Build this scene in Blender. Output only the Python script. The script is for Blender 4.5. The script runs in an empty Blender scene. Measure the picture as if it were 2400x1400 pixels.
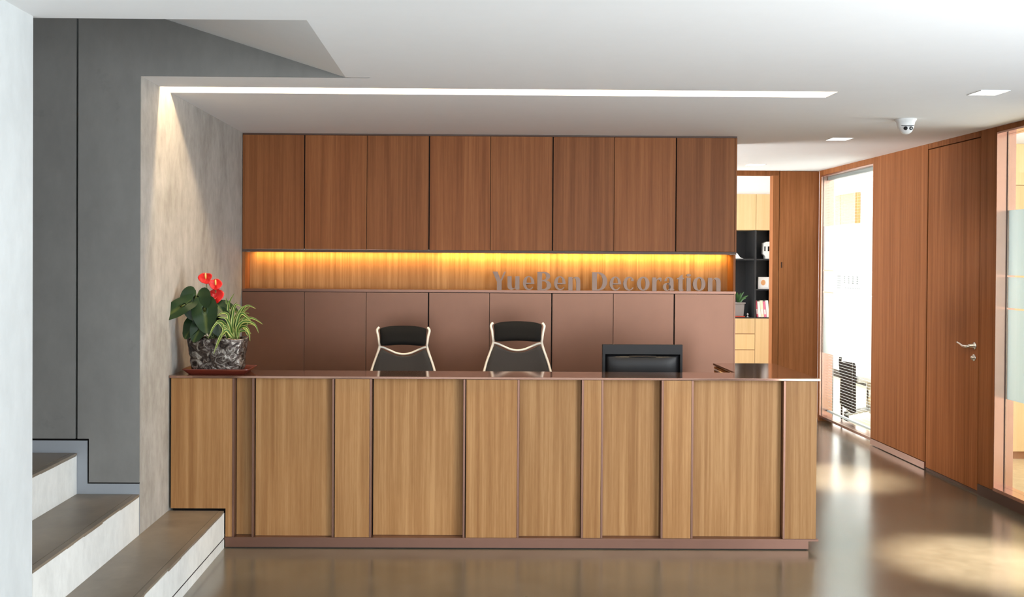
import bpy, bmesh, math, random
from mathutils import Vector, Matrix, noise
from mathutils.geometry import tessellate_polygon

random.seed(7)
PI = math.pi
S = bpy.context.scene
COL = S.collection

# ------------------------------------------------------------------ camera
def make_camera():
    yaw, pitch, roll = 0.0087, 0.0094, -0.0062
    f, cx, cy, W, Hh = 2400.0, 1119.36, 629.6, 2400.0, 1400.0
    c, s = math.cos, math.sin
    F = Vector((s(yaw)*c(pitch), c(yaw)*c(pitch), -s(pitch)))
    Rt = Vector((c(yaw), -s(yaw), 0)); D = F.cross(Rt)
    R2 = c(roll)*Rt + s(roll)*D; D2 = -s(roll)*Rt + c(roll)*D
    M = Matrix((R2, -D2, -F)).transposed().to_4x4()
    M.translation = Vector((0, 0, 1.6))
    cd = bpy.data.cameras.new('camera'); co = bpy.data.objects.new('camera', cd)
    COL.objects.link(co); co.matrix_world = M
    cd.sensor_fit = 'HORIZONTAL'; cd.sensor_width = 36; cd.lens = 36*f/W
    cd.shift_x = (W/2-cx)/W; cd.shift_y = (cy-Hh/2)/W
    cd.clip_start = .05; cd.clip_end = 100
    S.camera = co
make_camera()

# ------------------------------------------------------------------ world, daylight, exposure
wd = bpy.data.worlds.new('sky'); S.world = wd; wd.use_nodes = True
wd.node_tree.nodes['Background'].inputs[0].default_value = (.80, .90, 1.0, 1)
wd.node_tree.nodes['Background'].inputs[1].default_value = 1.0
S.view_settings.view_transform = 'Standard'; S.view_settings.look = 'None'
S.view_settings.exposure = 0.33; S.view_settings.gamma = 1.0
S.view_settings.use_curve_mapping = False
S.cycles.use_denoising = True
S.cycles.max_bounces = 12; S.cycles.diffuse_bounces = 6; S.cycles.glossy_bounces = 5
S.cycles.transparent_max_bounces = 24; S.cycles.transmission_bounces = 8
S.cycles.sample_clamp_indirect = 6.0
S.cycles.caustics_reflective = False; S.cycles.caustics_refractive = False

def area(name, loc, direction, sx, sy, power, color=(1, 1, 1), spread=180):
    ld = bpy.data.lights.new(name, 'AREA'); ld.shape = 'RECTANGLE'
    ld.size = sx; ld.size_y = sy; ld.energy = power; ld.color = color
    ld.spread = math.radians(spread)
    o = bpy.data.objects.new(name, ld); COL.objects.link(o)
    o.location = loc
    o.rotation_euler = Vector(direction).to_track_quat('-Z', 'Z').to_euler()
    return o

# daylight through the glazed street side (right of and behind the viewpoint)
area('daylight_street_side', (3.80, 1.35, 1.25), (-1, 0, .40), 6.8, 2.1, 740, (.90, .96, 1.0))
area('daylight_entrance', (.9, -3.2, 1.3), (0, 1, .3), 4.6, 2.3, 130, (.92, .97, 1.0))
# daylight in side room and back office; added fill lights for end room, corridor
area('fill_room_far', (4.4, 14.8, 1.5), (0, -1, 0), 1.3, 2.2, 70, (.96, .98, 1))  # unseen light added to make the room behind the end glass bright
area('fill_room_ceiling', (4.4, 11.2, 2.66), (0, 0, -1), 1.2, 4.6, 95, (.97, .99, 1))  # added panel under the ceiling, brightening the same room from above
area('daylight_side_room', (6.3, 7.0, 1.4), (-1, 0, 0), 2.2, 2.2, 80, (.96, .98, 1))
area('daylight_back_office', (1.55, 11.5, 1.6), (1, 0.15, 0), 1.9, 1.9, 66, (1, .99, .97))
area('fill_cross_corridor', (-1.5, 9.1, 1.4), (1, 0, 2.0), 1.9, 1.9, 320, (1, .99, .97))  # added unseen light, aimed upward to brighten the corridor ceiling

# ------------------------------------------------------------------ materials
def new_mat(name):
    m = bpy.data.materials.new(name); m.use_nodes = True
    nt = m.node_tree; b = nt.nodes['Principled BSDF']
    return m, nt, b
def N(nt, t, **kw):
    n = nt.nodes.new(t)
    for k, v in kw.items():
        if k.startswith('i_'):
            n.inputs[k[2:].replace('_', ' ')].default_value = v
        else: setattr(n, k, v)
    return n
def L(nt, a, b): nt.links.new(a, b)
def rgba(c): return (c[0], c[1], c[2], 1)

def plain(name, col, rough=.5, metal=0.0, spec=.5, coat=0, sheen=0):
    m, nt, b = new_mat(name)
    b.inputs['Base Color'].default_value = rgba(col)
    b.inputs['Roughness'].default_value = rough; b.inputs['Metallic'].default_value = metal
    b.inputs['Specular IOR Level'].default_value = spec
    b.inputs['Coat Weight'].default_value = coat
    n = N(nt, 'ShaderNodeTexNoise', i_Scale=9.0, i_Detail=4.0)
    tc = N(nt, 'ShaderNodeTexCoord'); L(nt, tc.outputs['Object'], n.inputs['Vector'])
    hs = N(nt, 'ShaderNodeHueSaturation', i_Color=rgba(col))
    mr = N(nt, 'ShaderNodeMapRange'); mr.inputs['To Min'].default_value = .93; mr.inputs['To Max'].default_value = 1.07
    L(nt, n.outputs['Fac'], mr.inputs['Value']); L(nt, mr.outputs['Result'], hs.inputs['Value'])
    L(nt, hs.outputs['Color'], b.inputs['Base Color'])
    return m

def wood(name, dark, mid, light, rough=.5, streak=1.3, spec=.22):
    m, nt, b = new_mat(name); b.inputs['Specular IOR Level'].default_value = spec
    tc = N(nt, 'ShaderNodeTexCoord'); oi = N(nt, 'ShaderNodeObjectInfo')
    off = N(nt, 'ShaderNodeVectorMath', operation='SCALE'); off.inputs[3].default_value = 37.0
    cmb = N(nt, 'ShaderNodeCombineXYZ')
    for k in 'XYZ': L(nt, oi.outputs['Random'], cmb.inputs[k])
    L(nt, cmb.outputs[0], off.inputs[0])
    add = N(nt, 'ShaderNodeVectorMath', operation='ADD')
    L(nt, tc.outputs['Object'], add.inputs[0]); L(nt, off.outputs[0], add.inputs[1])
    def nz(sx, sz, detail, dist=0.0):
        mp = N(nt, 'ShaderNodeMapping'); mp.inputs['Scale'].default_value = (sx, sx, sz)
        L(nt, add.outputs[0], mp.inputs['Vector'])
        n = N(nt, 'ShaderNodeTexNoise', i_Scale=1.0, i_Detail=detail, i_Distortion=dist)
        L(nt, mp.outputs[0], n.inputs['Vector']); return n
    n1 = nz(26, .55, 3.0, .3); n2 = nz(95, 1.6, 4.0); n3 = nz(220, 14, 2.0)
    m1 = N(nt, 'ShaderNodeMath', operation='MULTIPLY'); m1.inputs[1].default_value = .55
    L(nt, n1.outputs['Fac'], m1.inputs[0])
    m2 = N(nt, 'ShaderNodeMath', operation='MULTIPLY_ADD'); m2.inputs[1].default_value = .33
    L(nt, n2.outputs['Fac'], m2.inputs[0]); L(nt, m1.outputs[0], m2.inputs[2])
    m3 = N(nt, 'ShaderNodeMath', operation='MULTIPLY_ADD'); m3.inputs[1].default_value = .12
    L(nt, n3.outputs['Fac'], m3.inputs[0]); L(nt, m2.outputs[0], m3.inputs[2])
    r = N(nt, 'ShaderNodeValToRGB'); e = r.color_ramp.elements
    w = .16/streak
    e[0].position = .5-w; e[0].color = rgba(dark); e[1].position = .5+w; e[1].color = rgba(light)
    k = e.new(.5); k.color = rgba(mid)
    L(nt, m3.outputs[0], r.inputs['Fac'])
    # every veneer leaf has its own tone
    hs = N(nt, 'ShaderNodeHueSaturation')
    mr = N(nt, 'ShaderNodeMapRange'); mr.inputs['To Min'].default_value = .90; mr.inputs['To Max'].default_value = 1.10
    L(nt, oi.outputs['Random'], mr.inputs['Value']); L(nt, mr.outputs[0], hs.inputs['Value'])
    L(nt, r.outputs['Color'], hs.inputs['Color']); L(nt, hs.outputs['Color'], b.inputs['Base Color'])
    b.inputs['Roughness'].default_value = rough
    bp = N(nt, 'ShaderNodeBump', i_Strength=.05, i_Distance=.002)
    L(nt, n2.outputs['Fac'], bp.inputs['Height']); L(nt, bp.outputs[0], b.inputs['Normal'])
    return m

def concrete(name, col, rough=.75, var=.12, warm=None, scale=1.0, stain=.0):
    m, nt, b = new_mat(name)
    tc = N(nt, 'ShaderNodeTexCoord')
    n1 = N(nt, 'ShaderNodeTexNoise', i_Scale=1.6*scale, i_Detail=8.0, i_Roughness=.62, i_Distortion=.5)
    n2 = N(nt, 'ShaderNodeTexNoise', i_Scale=11.0*scale, i_Detail=6.0, i_Roughness=.65)
    mp = N(nt, 'ShaderNodeMapping'); mp.inputs['Scale'].default_value = (1, 1, .55)
    L(nt, tc.outputs['Object'], mp.inputs['Vector'])
    L(nt, mp.outputs[0], n1.inputs['Vector']); L(nt, mp.outputs[0], n2.inputs['Vector'])
    mx = N(nt, 'ShaderNodeMath', operation='MULTIPLY_ADD'); mx.inputs[1].default_value = .4
    L(nt, n2.outputs['Fac'], mx.inputs[0]); m1 = N(nt, 'ShaderNodeMath', operation='MULTIPLY'); m1.inputs[1].default_value = .6
    L(nt, n1.outputs['Fac'], m1.inputs[0]); L(nt, m1.outputs[0], mx.inputs[2])
    r = N(nt, 'ShaderNodeValToRGB'); e = r.color_ramp.elements
    lo = [c*(1-var) for c in col]; hi = [min(1, c*(1+var)) for c in col]
    if warm: lo = [c*w for c, w in zip(lo, warm)]
    e[0].position = .36; e[0].color = rgba(lo); e[1].position = .64; e[1].color = rgba(hi)
    L(nt, mx.outputs[0], r.inputs['Fac'])
    out = r.outputs['Color']
    if stain:
        n3 = N(nt, 'ShaderNodeTexNoise', i_Scale=4.5, i_Detail=5.0, i_Roughness=.7)
        L(nt, tc.outputs['Object'], n3.inputs['Vector'])
        rs = N(nt, 'ShaderNodeValToRGB'); q = rs.color_ramp.elements
        q[0].position = .62; q[0].color = (1, 1, 1, 1); q[1].position = .78; q[1].color = rgba([1-stain]*3)
        L(nt, n3.outputs['Fac'], rs.inputs['Fac'])
        mm = N(nt, 'ShaderNodeMix', data_type='RGBA', blend_type='MULTIPLY'); mm.inputs['Factor'].default_value = 1
        L(nt, out, mm.inputs[6]); L(nt, rs.outputs['Color'], mm.inputs[7]); out = mm.outputs[2]
    L(nt, out, b.inputs['Base Color'])
    b.inputs['Roughness'].default_value = rough
    bp = N(nt, 'ShaderNodeBump', i_Strength=.12, i_Distance=.004)
    L(nt, n2.outputs['Fac'], bp.inputs['Height']); L(nt, bp.outputs[0], b.inputs['Normal'])
    return m

def polished(name, a, c, r0, r1, scale=1.0, spec=.5, ior=1.5):
    m, nt, b = new_mat(name)
    tc = N(nt, 'ShaderNodeTexCoord')
    n1 = N(nt, 'ShaderNodeTexNoise', i_Scale=.9*scale, i_Detail=9.0, i_Roughness=.62, i_Distortion=.2)
    n2 = N(nt, 'ShaderNodeTexNoise', i_Scale=7.0*scale, i_Detail=7.0, i_Roughness=.65)
    for n in (n1, n2): L(nt, tc.outputs['Object'], n.inputs['Vector'])
    m1 = N(nt, 'ShaderNodeMath', operation='MULTIPLY'); m1.inputs[1].default_value = .65
    L(nt, n1.outputs['Fac'], m1.inputs[0])
    mx = N(nt, 'ShaderNodeMath', operation='MULTIPLY_ADD'); mx.inputs[1].default_value = .35
    L(nt, n2.outputs['Fac'], mx.inputs[0]); L(nt, m1.outputs[0], mx.inputs[2])
    r = N(nt, 'ShaderNodeValToRGB'); e = r.color_ramp.elements
    e[0].position = .34; e[0].color = rgba(a); e[1].position = .66; e[1].color = rgba(c)
    L(nt, mx.outputs[0], r.inputs['Fac']); L(nt, r.outputs['Color'], b.inputs['Base Color'])
    mr = N(nt, 'ShaderNodeMapRange'); mr.inputs['To Min'].default_value = r0; mr.inputs['To Max'].default_value = r1
    L(nt, n2.outputs['Fac'], mr.inputs['Value']); L(nt, mr.outputs[0], b.inputs['Roughness'])
    b.inputs['Specular IOR Level'].default_value = spec; b.inputs['IOR'].default_value = ior
    bp = N(nt, 'ShaderNodeBump', i_Strength=.003, i_Distance=.004)
    L(nt, n1.outputs['Fac'], bp.inputs['Height']); L(nt, bp.outputs[0], b.inputs['Normal'])
    return m

def emit(name, col, strength):
    m = bpy.data.materials.new(name); m.use_nodes = True; nt = m.node_tree
    nt.nodes.remove(nt.nodes['Principled BSDF'])
    e = N(nt, 'ShaderNodeEmission'); e.inputs[0].default_value = rgba(col); e.inputs[1].default_value = strength
    L(nt, e.outputs[0], nt.nodes['Material Output'].inputs[0]); return m

def glass(name, tint=(.96, .99, .98), refl=.07):
    m = bpy.data.materials.new(name); m.use_nodes = True; nt = m.node_tree
    nt.nodes.remove(nt.nodes['Principled BSDF'])
    t = N(nt, 'ShaderNodeBsdfTransparent'); t.inputs[0].default_value = rgba(tint)
    g = N(nt, 'ShaderNodeBsdfGlossy'); g.inputs['Roughness'].default_value = .02
    lw = N(nt, 'ShaderNodeLayerWeight'); lw.inputs[0].default_value = .5
    pw = N(nt, 'ShaderNodeMath', operation='POWER'); pw.inputs[1].default_value = 5.0
    L(nt, lw.outputs['Facing'], pw.inputs[0])
    fr = N(nt, 'ShaderNodeMath', operation='MULTIPLY_ADD'); fr.inputs[1].default_value = .5; fr.inputs[2].default_value = refl*.4
    L(nt, pw.outputs[0], fr.inputs[0])
    mx = N(nt, 'ShaderNodeMixShader'); L(nt, fr.outputs[0], mx.inputs[0])
    L(nt, t.outputs[0], mx.inputs[1]); L(nt, g.outputs[0], mx.inputs[2])
    L(nt, mx.outputs[0], nt.nodes['Material Output'].inputs[0]); return m

def frosted(name, col=(.93, .96, .96), trans=.72, clear=.03):
    m = bpy.data.materials.new(name); m.use_nodes = True; nt = m.node_tree
    nt.nodes.remove(nt.nodes['Principled BSDF'])
    a = N(nt, 'ShaderNodeBsdfTranslucent'); a.inputs[0].default_value = rgba(col)
    d = N(nt, 'ShaderNodeBsdfDiffuse'); d.inputs[0].default_value = rgba(col)
    t = N(nt, 'ShaderNodeBsdfTransparent')
    n = N(nt, 'ShaderNodeTexNoise', i_Scale=3.0); tc = N(nt, 'ShaderNodeTexCoord'); L(nt, tc.outputs['Object'], n.inputs['Vector'])
    mr = N(nt, 'ShaderNodeMapRange'); mr.inputs['To Min'].default_value = trans-.02; mr.inputs['To Max'].default_value = trans+.02
    L(nt, n.outputs['Fac'], mr.inputs['Value'])
    x = N(nt, 'ShaderNodeMixShader'); L(nt, mr.outputs[0], x.inputs[0])
    L(nt, d.outputs[0], x.inputs[1]); L(nt, a.outputs[0], x.inputs[2])
    y = N(nt, 'ShaderNodeMixShader'); y.inputs[0].default_value = clear
    L(nt, x.outputs[0], y.inputs[1]); L(nt, t.outputs[0], y.inputs[2])
    L(nt, y.outputs[0], nt.nodes['Material Output'].inputs[0]); return m

def uv_leaf(name, c_mid, c_blade, c_edge, p0, p1, p2, rough=.4):
    """colour across the blade (UV x: 0 midrib .. 1 margin)"""
    m, nt, b = new_mat(name)
    uv = N(nt, 'ShaderNodeUVMap'); sp = N(nt, 'ShaderNodeSeparateXYZ'); L(nt, uv.outputs[0], sp.inputs[0])
    nz = N(nt, 'ShaderNodeTexNoise', i_Scale=22.0, i_Detail=3.0); tc = N(nt, 'ShaderNodeTexCoord'); L(nt, tc.outputs['Object'], nz.inputs['Vector'])
    ad = N(nt, 'ShaderNodeMath', operation='MULTIPLY_ADD'); ad.inputs[1].default_value = .25
    L(nt, nz.outputs['Fac'], ad.inputs[0]); L(nt, sp.outputs['X'], ad.inputs[2])
    sb = N(nt, 'ShaderNodeMath', operation='SUBTRACT'); sb.inputs[1].default_value = .125
    L(nt, ad.outputs[0], sb.inputs[0])
    r = N(nt, 'ShaderNodeValToRGB'); e = r.color_ramp.elements
    e[0].position = p0; e[0].color = rgba(c_mid); e[1].position = p2; e[1].color = rgba(c_edge)
    k = e.new(p1); k.color = rgba(c_blade)
    L(nt, sb.outputs[0], r.inputs['Fac']); L(nt, r.outputs['Color'], b.inputs['Base Color'])
    b.inputs['Roughness'].default_value = rough; b.inputs['Specular IOR Level'].default_value = .25
    return m

def rocky(name):
    m, nt, b = new_mat(name)
    tc = N(nt, 'ShaderNodeTexCoord')
    n = N(nt, 'ShaderNodeTexNoise', i_Scale=26.0, i_Detail=5.0, i_Roughness=.6, i_Distortion=1.6)
    L(nt, tc.outputs['Object'], n.inputs['Vector'])
    r = N(nt, 'ShaderNodeValToRGB'); e = r.color_ramp.elements
    e[0].position = .36; e[0].color = (.014, .009, .007, 1); e[1].position = .70; e[1].color = (.40, .37, .33, 1)
    k = e.new(.5); k.color = (.060, .042, .033, 1)
    L(nt, n.outputs['Fac'], r.inputs['Fac']); L(nt, r.outputs['Color'], b.inputs['Base Color'])
    b.inputs['Metallic'].default_value = .5; b.inputs['Roughness'].default_value = .18
    bp = N(nt, 'ShaderNodeBump', i_Strength=.6, i_Distance=.006)
    L(nt, n.outputs['Fac'], bp.inputs['Height']); L(nt, bp.outputs[0], b.inputs['Normal'])
    return m

M = {}
M['wood_counter'] = wood('oak_veneer_counter', (0.263, 0.122, 0.041), (0.338, 0.169, 0.063), (0.428, 0.233, 0.096))
M['wood_cabinet'] = wood('oak_veneer_cabinet', (0.190, 0.061, 0.017), (0.242, 0.085, 0.026), (0.299, 0.112, 0.038))
M['wood_wall'] = wood('oak_veneer_wall', (0.184, 0.063, 0.018), (0.236, 0.085, 0.028), (0.290, 0.110, 0.040), rough=.6, spec=.12)
M['wood_light'] = wood('maple_veneer', (.66, .46, .23), (.72, .52, .28), (.78, .58, .33), streak=.8)
M['wood_floor'] = wood('maple_floor', (.62, .47, .28), (.70, .54, .33), (.76, .6, .38), rough=.3)
M['bronze'] = plain('bronze_trim', (.20, .105, .075), .33, .75)
M['bronze_top'] = plain('bronze_sheet', (.36, .21, .155), .09, .85)
M['bronze_panel'] = plain('bronze_laminate', (0.194, 0.096, 0.062), .36, .6, .4)
M['letter'] = plain('brushed_bronze', (.27, .18, .14), .5, .35)
M['copper'] = plain('copper_cladding', (.74, .48, .40), .22, .9)
M['dark'] = plain('dark_reveal', (.012, .009, .008), .8)
M['dark_brown'] = plain('dark_brown_edge', (.075, .036, .022), .5)
M['baseboard'] = plain('dark_baseboard', (.06, .032, .024), .45)
M['white'] = concrete('white_plaster', (.88, .885, .89), .85, .012)
M['white_room'] = concrete('white_paint', (.86, .86, .86), .8, .015)
M['concrete_left'] = concrete('smooth_concrete', (.555, .58, .58), .7, .09)
M['concrete_pier'] = concrete('trowelled_concrete', (.355, .338, .310), .72, .28, (1.0, .97, .93), 1.4, .10)
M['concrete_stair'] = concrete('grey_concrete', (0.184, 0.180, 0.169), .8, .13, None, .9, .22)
M['concrete_riser'] = concrete('riser_concrete', (.66, .66, .63), .75, .12, None, 2.0, .22)
M['skirting'] = plain('grey_skirting', (.27, .29, .315), .6)
M['tread'] = polished('stair_tread', (.125, .098, .072), (.250, .205, .155), .30, .42, 2.0)
M['floor'] = polished('polished_concrete', (.078, .065, .043), (.158, .134, .096), .16, .24, 1.0, .8, 1.75)
M['glass'] = glass('clear_glass')
M['frost'] = frosted('frosted_film')
M['frost_side'] = frosted('frosted_film_side', (.82, .90, .92), .5)
M['blind'] = plain('white_blind', (.80, .80, .80), .5)
M['black_plastic'] = plain('black_plastic', (.009, .010, .012), .5, 0, .25)
M['black_gloss'] = plain('black_gloss', (.006, .006, .007), .4, 0, .3)
M['black_fabric'] = plain('black_fabric', (.009, .009, .009), .9, 0, .1)
M['black_mesh'] = plain('charcoal_mesh', (.026, .025, .026), .8, 0, .3)
M['cream'] = plain('cream_frame', (.82, .76, .66), .35)
M['white_plastic'] = plain('white_plastic', (.82, .83, .83), .35)
M['charcoal'] = plain('charcoal_board', (.022, .024, .027), .6)
M['slate'] = plain('slate_board', (.055, .062, .070), .55)
M['chrome'] = plain('brushed_steel', (.66, .64, .60), .25, .95)
M['steel_pull'] = plain('steel_pull', (.75, .74, .72), .2, .95)
M['soil'] = plain('soil', (.03, .02, .014), .95)
M['pot'] = rocky('crumpled_glaze')
M['saucer'] = plain('red_brown_plastic', (.105, .017, .009), .35)
M['leaf'] = uv_leaf('anthurium_leaf', (.060, .080, .020), (.014, .034, .011), (.008, .022, .007), .0, .16, .9, .35)
M['spider'] = uv_leaf('spider_leaf', (.05, .115, .018), (.06, .130, .022), (.46, .48, .15), .0, .45, .80, .45)
M['stem'] = plain('green_stem', (.12, .17, .05), .5)
M['red'] = plain('red_spathe', (.52, .008, .008), .35)
M['spadix'] = plain('yellow_spadix', (.85, .58, .16), .5)
M['pot_grey'] = plain('grey_pot', (.24, .22, .22), .7)
M['red_saucer'] = plain('red_saucer', (.55, .06, .03), .4)
M['leaf_green'] = plain('green_leaf', (.035, .11, .03), .4)
M['tube'] = emit('warm_tube', (1.0, .76, .48), 120.0)
M['slot'] = plain('slot_white', (.90, .89, .87), .6)
M['lamp'] = emit('downlight_lens', (1.0, .93, .82), 9.0)
M['led'] = emit('led_strip', (1.0, .62, .18), 3.0)

# ------------------------------------------------------------------ mesh helpers
class MB:
    def __init__(self): self.v = []; self.f = []; self.s = []; self.uv = {}
    def add(self, vs, fs, smooth=False):
        k = len(self.v); self.v += [tuple(p) for p in vs]
        self.f += [tuple(i+k for i in f) for f in fs]; self.s += [smooth]*len(fs); return k
    def box(self, x0, x1, y0, y1, z0, z1):
        v = [(x, y, z) for z in (z0, z1) for y in (y0, y1) for x in (x0, x1)]
        self.add(v, [(0, 2, 3, 1), (4, 5, 7, 6), (0, 1, 5, 4), (2, 6, 7, 3), (0, 4, 6, 2), (1, 3, 7, 5)]); return self
    def prism(self, poly, a, b, axis='Y'):
        """polygon (2D list, maybe holes: list of lists) extruded along an axis from a to b"""
        loops = poly if isinstance(poly[0][0], (tuple, list)) else [poly]
        def P(p, d):
            return {'Y': (p[0], d, p[1]), 'X': (d, p[0], p[1]), 'Z': (p[0], p[1], d)}[axis]
        flat = [p for l in loops for p in l]; n = len(flat)
        tris = tessellate_polygon([[Vector((p[0], p[1], 0)) for p in l] for l in loops])
        fs = [tuple(t) for t in tris] + [tuple(i+n for i in reversed(t)) for t in tris]
        k = 0
        for l in loops:
            m = len(l)
            for i in range(m): fs.append((k+i, k+(i+1) % m, k+(i+1) % m+n, k+i+n))
            k += m
        self.add([P(p, a) for p in flat]+[P(p, b) for p in flat], fs); return self
    def tube(self, path, rad, seg=10, cap=True, flat=1.0):
        path = [Vector(p) for p in path]; n = len(path)
        rads = rad if isinstance(rad, (list, tuple)) else [rad]*n
        t0 = (path[1]-path[0]).normalized()
        up = Vector((0, 0, 1)) if abs(t0.z) < .9 else Vector((0, 1, 0))
        a = t0.cross(up).normalized(); vs = []
        for i, p in enumerate(path):
            t = (path[min(i+1, n-1)]-path[max(i-1, 0)]).normalized()
            a = (a-t*a.dot(t)).normalized(); b = t.cross(a)
            for k in range(seg):
                q = 2*PI*k/seg; vs.append(p+rads[i]*(math.cos(q)*a+math.sin(q)*flat*b))
        fs = [(i*seg+k, i*seg+(k+1) % seg, (i+1)*seg+(k+1) % seg, (i+1)*seg+k) for i in range(n-1) for k in range(seg)]
        if cap: fs += [tuple(reversed(range(seg))), tuple(range((n-1)*seg, n*seg))]
        self.add(vs, fs, True); return self
    def lathe(self, prof, c=(0, 0, 0), seg=32, axis='Z'):
        vs = []
        for r, h in prof:
            for k in range(seg):
                q = 2*PI*k/seg; x, y = r*math.cos(q), r*math.sin(q)
                p = {'Z': (x, y, h), 'X': (h, x, y), 'Y': (x, h, y)}[axis]
                vs.append((p[0]+c[0], p[1]+c[1], p[2]+c[2]))
        n = len(prof)
        fs = [(i*seg+k, i*seg+(k+1) % seg, (i+1)*seg+(k+1) % seg, (i+1)*seg+k) for i in range(n-1) for k in range(seg)]
        fs += [tuple(reversed(range(seg))), tuple(range((n-1)*seg, n*seg))]
        self.add(vs, fs, True); return self
    def build(self, name, mat, parent=None, bevel=0.0, origin=None, solid=0.0, sub=0):
        if origin is None:
            o = [(min(p[i] for p in self.v)+max(p[i] for p in self.v))/2 for i in range(3)]
        else: o = origin
        me = bpy.data.meshes.new(name)
        me.from_pydata([(p[0]-o[0], p[1]-o[1], p[2]-o[2]) for p in self.v], [], self.f)
        for p, s in zip(me.polygons, self.s): p.use_smooth = s
        if self.uv:
            ul = me.uv_layers.new(name='UVMap')
            for lp in me.loops: ul.data[lp.index].uv = self.uv.get(lp.vertex_index, (0, 0))
        bm = bmesh.new(); bm.from_mesh(me)
        if not self.uv: bmesh.ops.recalc_face_normals(bm, faces=bm.faces)
        if bevel > 0:
            bmesh.ops.remove_doubles(bm, verts=bm.verts, dist=1e-6)
            ed = [e for e in bm.edges if len(e.link_faces) == 2 and e.calc_face_angle() > .6]
            bmesh.ops.bevel(bm, geom=ed, offset=bevel, segments=2, profile=.6, affect='EDGES', clamp_overlap=True)
        bm.to_mesh(me); bm.free(); me.validate()
        me.materials.append(mat)
        ob = bpy.data.objects.new(name, me); COL.objects.link(ob)
        w = wloc(parent)
        ob.parent = parent; ob.location = Vector(o)-w
        if solid:
            md = ob.modifiers.new('thickness', 'SOLIDIFY'); md.thickness = solid; md.offset = 0
        if sub:
            md = ob.modifiers.new('smooth', 'SUBSURF'); md.levels = sub; md.render_levels = sub
        return ob
def wloc(o):
    w = Vector((0, 0, 0))
    while o is not None: w += Vector(o.location); o = o.parent
    return w
def tag(o, label, cat=None, group=None, kind=None):
    o['label'] = label
    if cat: o['category'] = cat
    if group: o['group'] = group
    if kind: o['kind'] = kind
    return o
def empty(name, loc, label, cat, group=None, kind=None):
    o = bpy.data.objects.new(name, None); COL.objects.link(o); o.location = loc
    o.empty_display_size = .1
    return tag(o, label, cat, group, kind)
def bx(name, m, x0, x1, y0, y1, z0, z1, parent=None, bevel=0.0):
    return MB().box(x0, x1, y0, y1, z0, z1).build(name, m, parent, bevel)
def lamp_child(o, parent):
    w = wloc(parent); o.parent = parent; o.location = Vector(o.location)-w

# ------------------------------------------------------------------ setting
XC, XR, YF, YB, YW, H, YS = -1.642, 3.512, 5.626, 7.428, 10.246, 2.502, 5.127
HS = .2058
def st(o, label, cat): return tag(o, label, cat, kind='structure')

st(bx('floor', M['floor'], -1.75, XR+.10, -3.0, YW+.11, -.12, 0), 'polished brown concrete floor of the lobby and corridor', 'floor')
st(bx('floor', M['wood_floor'], XR+.11, 6.4, 5.7, 15.0, -.12, 0), 'pale wooden floor of the rooms behind the glass', 'floor')
st(bx('floor', M['wood_floor'], 1.5, XR+.10, YW+.115, 13.0, -.12, 0), 'pale floor of the back office', 'floor')

c = MB(); zt = H+.20
c.box(XC-.1, XR+.10, -3.0, 3.9, H, zt)
c.box(-.62, XR+.10, 3.9, YS+.01, H, zt)
c.box(XC-.1, XR+.10, YS+.010, 5.446, H, zt)
c.box(1.966, XR+.10, 5.446, 5.644, H, zt)
c.box(XC-.1, XR+.10, 5.644, YW+.11, H, zt)
st(c.build('ceiling', M['white']), 'white plaster lobby ceiling with a stair opening and a light slot', 'ceiling')
st(bx('ceiling', M['white_room'], XR+.11, 6.4, 5.7, 15.0, 2.70, 2.8), 'white ceiling of the rooms behind the glass', 'ceiling')
st(bx('ceiling', M['white_room'], 1.4, XR+.10, YW+.115, 13.2, 2.75, 2.85), 'white ceiling of the back office', 'ceiling')
# sloping underside of the upper flight, rising to the left from the edge of the opening
st(MB().prism([(-.62, H), (-5.0, H+4.38*.315), (-5.0, H+4.38*.315+.2), (-.62, H+.2)], 3.9, YS).build('ceiling', M['white']),
   'sloping plaster underside of the upper stair flight', 'ceiling')

st(bx('wall_left', M['concrete_left'], XC-.11, XC, -3.0, 3.871, 0, H), 'smooth pale concrete wall left of the stair opening', 'wall')
st(bx('wall_front', M['white'], -5.0, XC-.11, 3.77, 3.871, 0, 4.2), 'near side wall of the stairwell', 'wall')
st(bx('wall_front', M['white'], XC-.11, .6, 3.79, 3.9, zt, 4.2), 'upstand above the ceiling at the near side of the stair opening', 'wall')
# stairwell back wall: grey concrete in two sheets with an open joint
wb = empty('wall_stairwell', (-3, YS, 0), 'dark grey concrete wall at the back of the stairwell with a vertical joint', 'wall', kind='structure')
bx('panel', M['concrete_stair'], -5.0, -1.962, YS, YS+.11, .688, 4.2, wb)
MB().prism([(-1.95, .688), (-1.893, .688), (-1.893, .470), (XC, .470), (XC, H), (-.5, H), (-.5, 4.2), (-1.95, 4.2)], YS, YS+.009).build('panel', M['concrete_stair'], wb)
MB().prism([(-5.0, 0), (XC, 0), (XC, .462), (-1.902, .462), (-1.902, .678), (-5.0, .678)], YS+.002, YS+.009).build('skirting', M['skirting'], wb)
bx('joint_backing', M['dark'], -5.0, XC-.121, YS+.075, YS+.12, .45, 4.2, wb)
bx('groove_backing', M['dark'], -1.905, XC-.001, YS+.0095, YS+.0115, .455, .475, wb)
st(bx('wall_left', M['concrete_pier'], XC-.12, XC, YS+.012, 8.0, 0, H), 'trowelled concrete wall beside the reception counter', 'wall')
st(bx('wall_left', M['white'], XC-.12, XC, 8.0, YW+.11, 0, .4), 'low wall at the unseen end of the cross corridor', 'wall')
st(bx('wall_left', M['white'], -5.1, -5.0, 3.77, YS+.11, 0, 4.2), 'end wall of the stairwell', 'wall')

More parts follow.
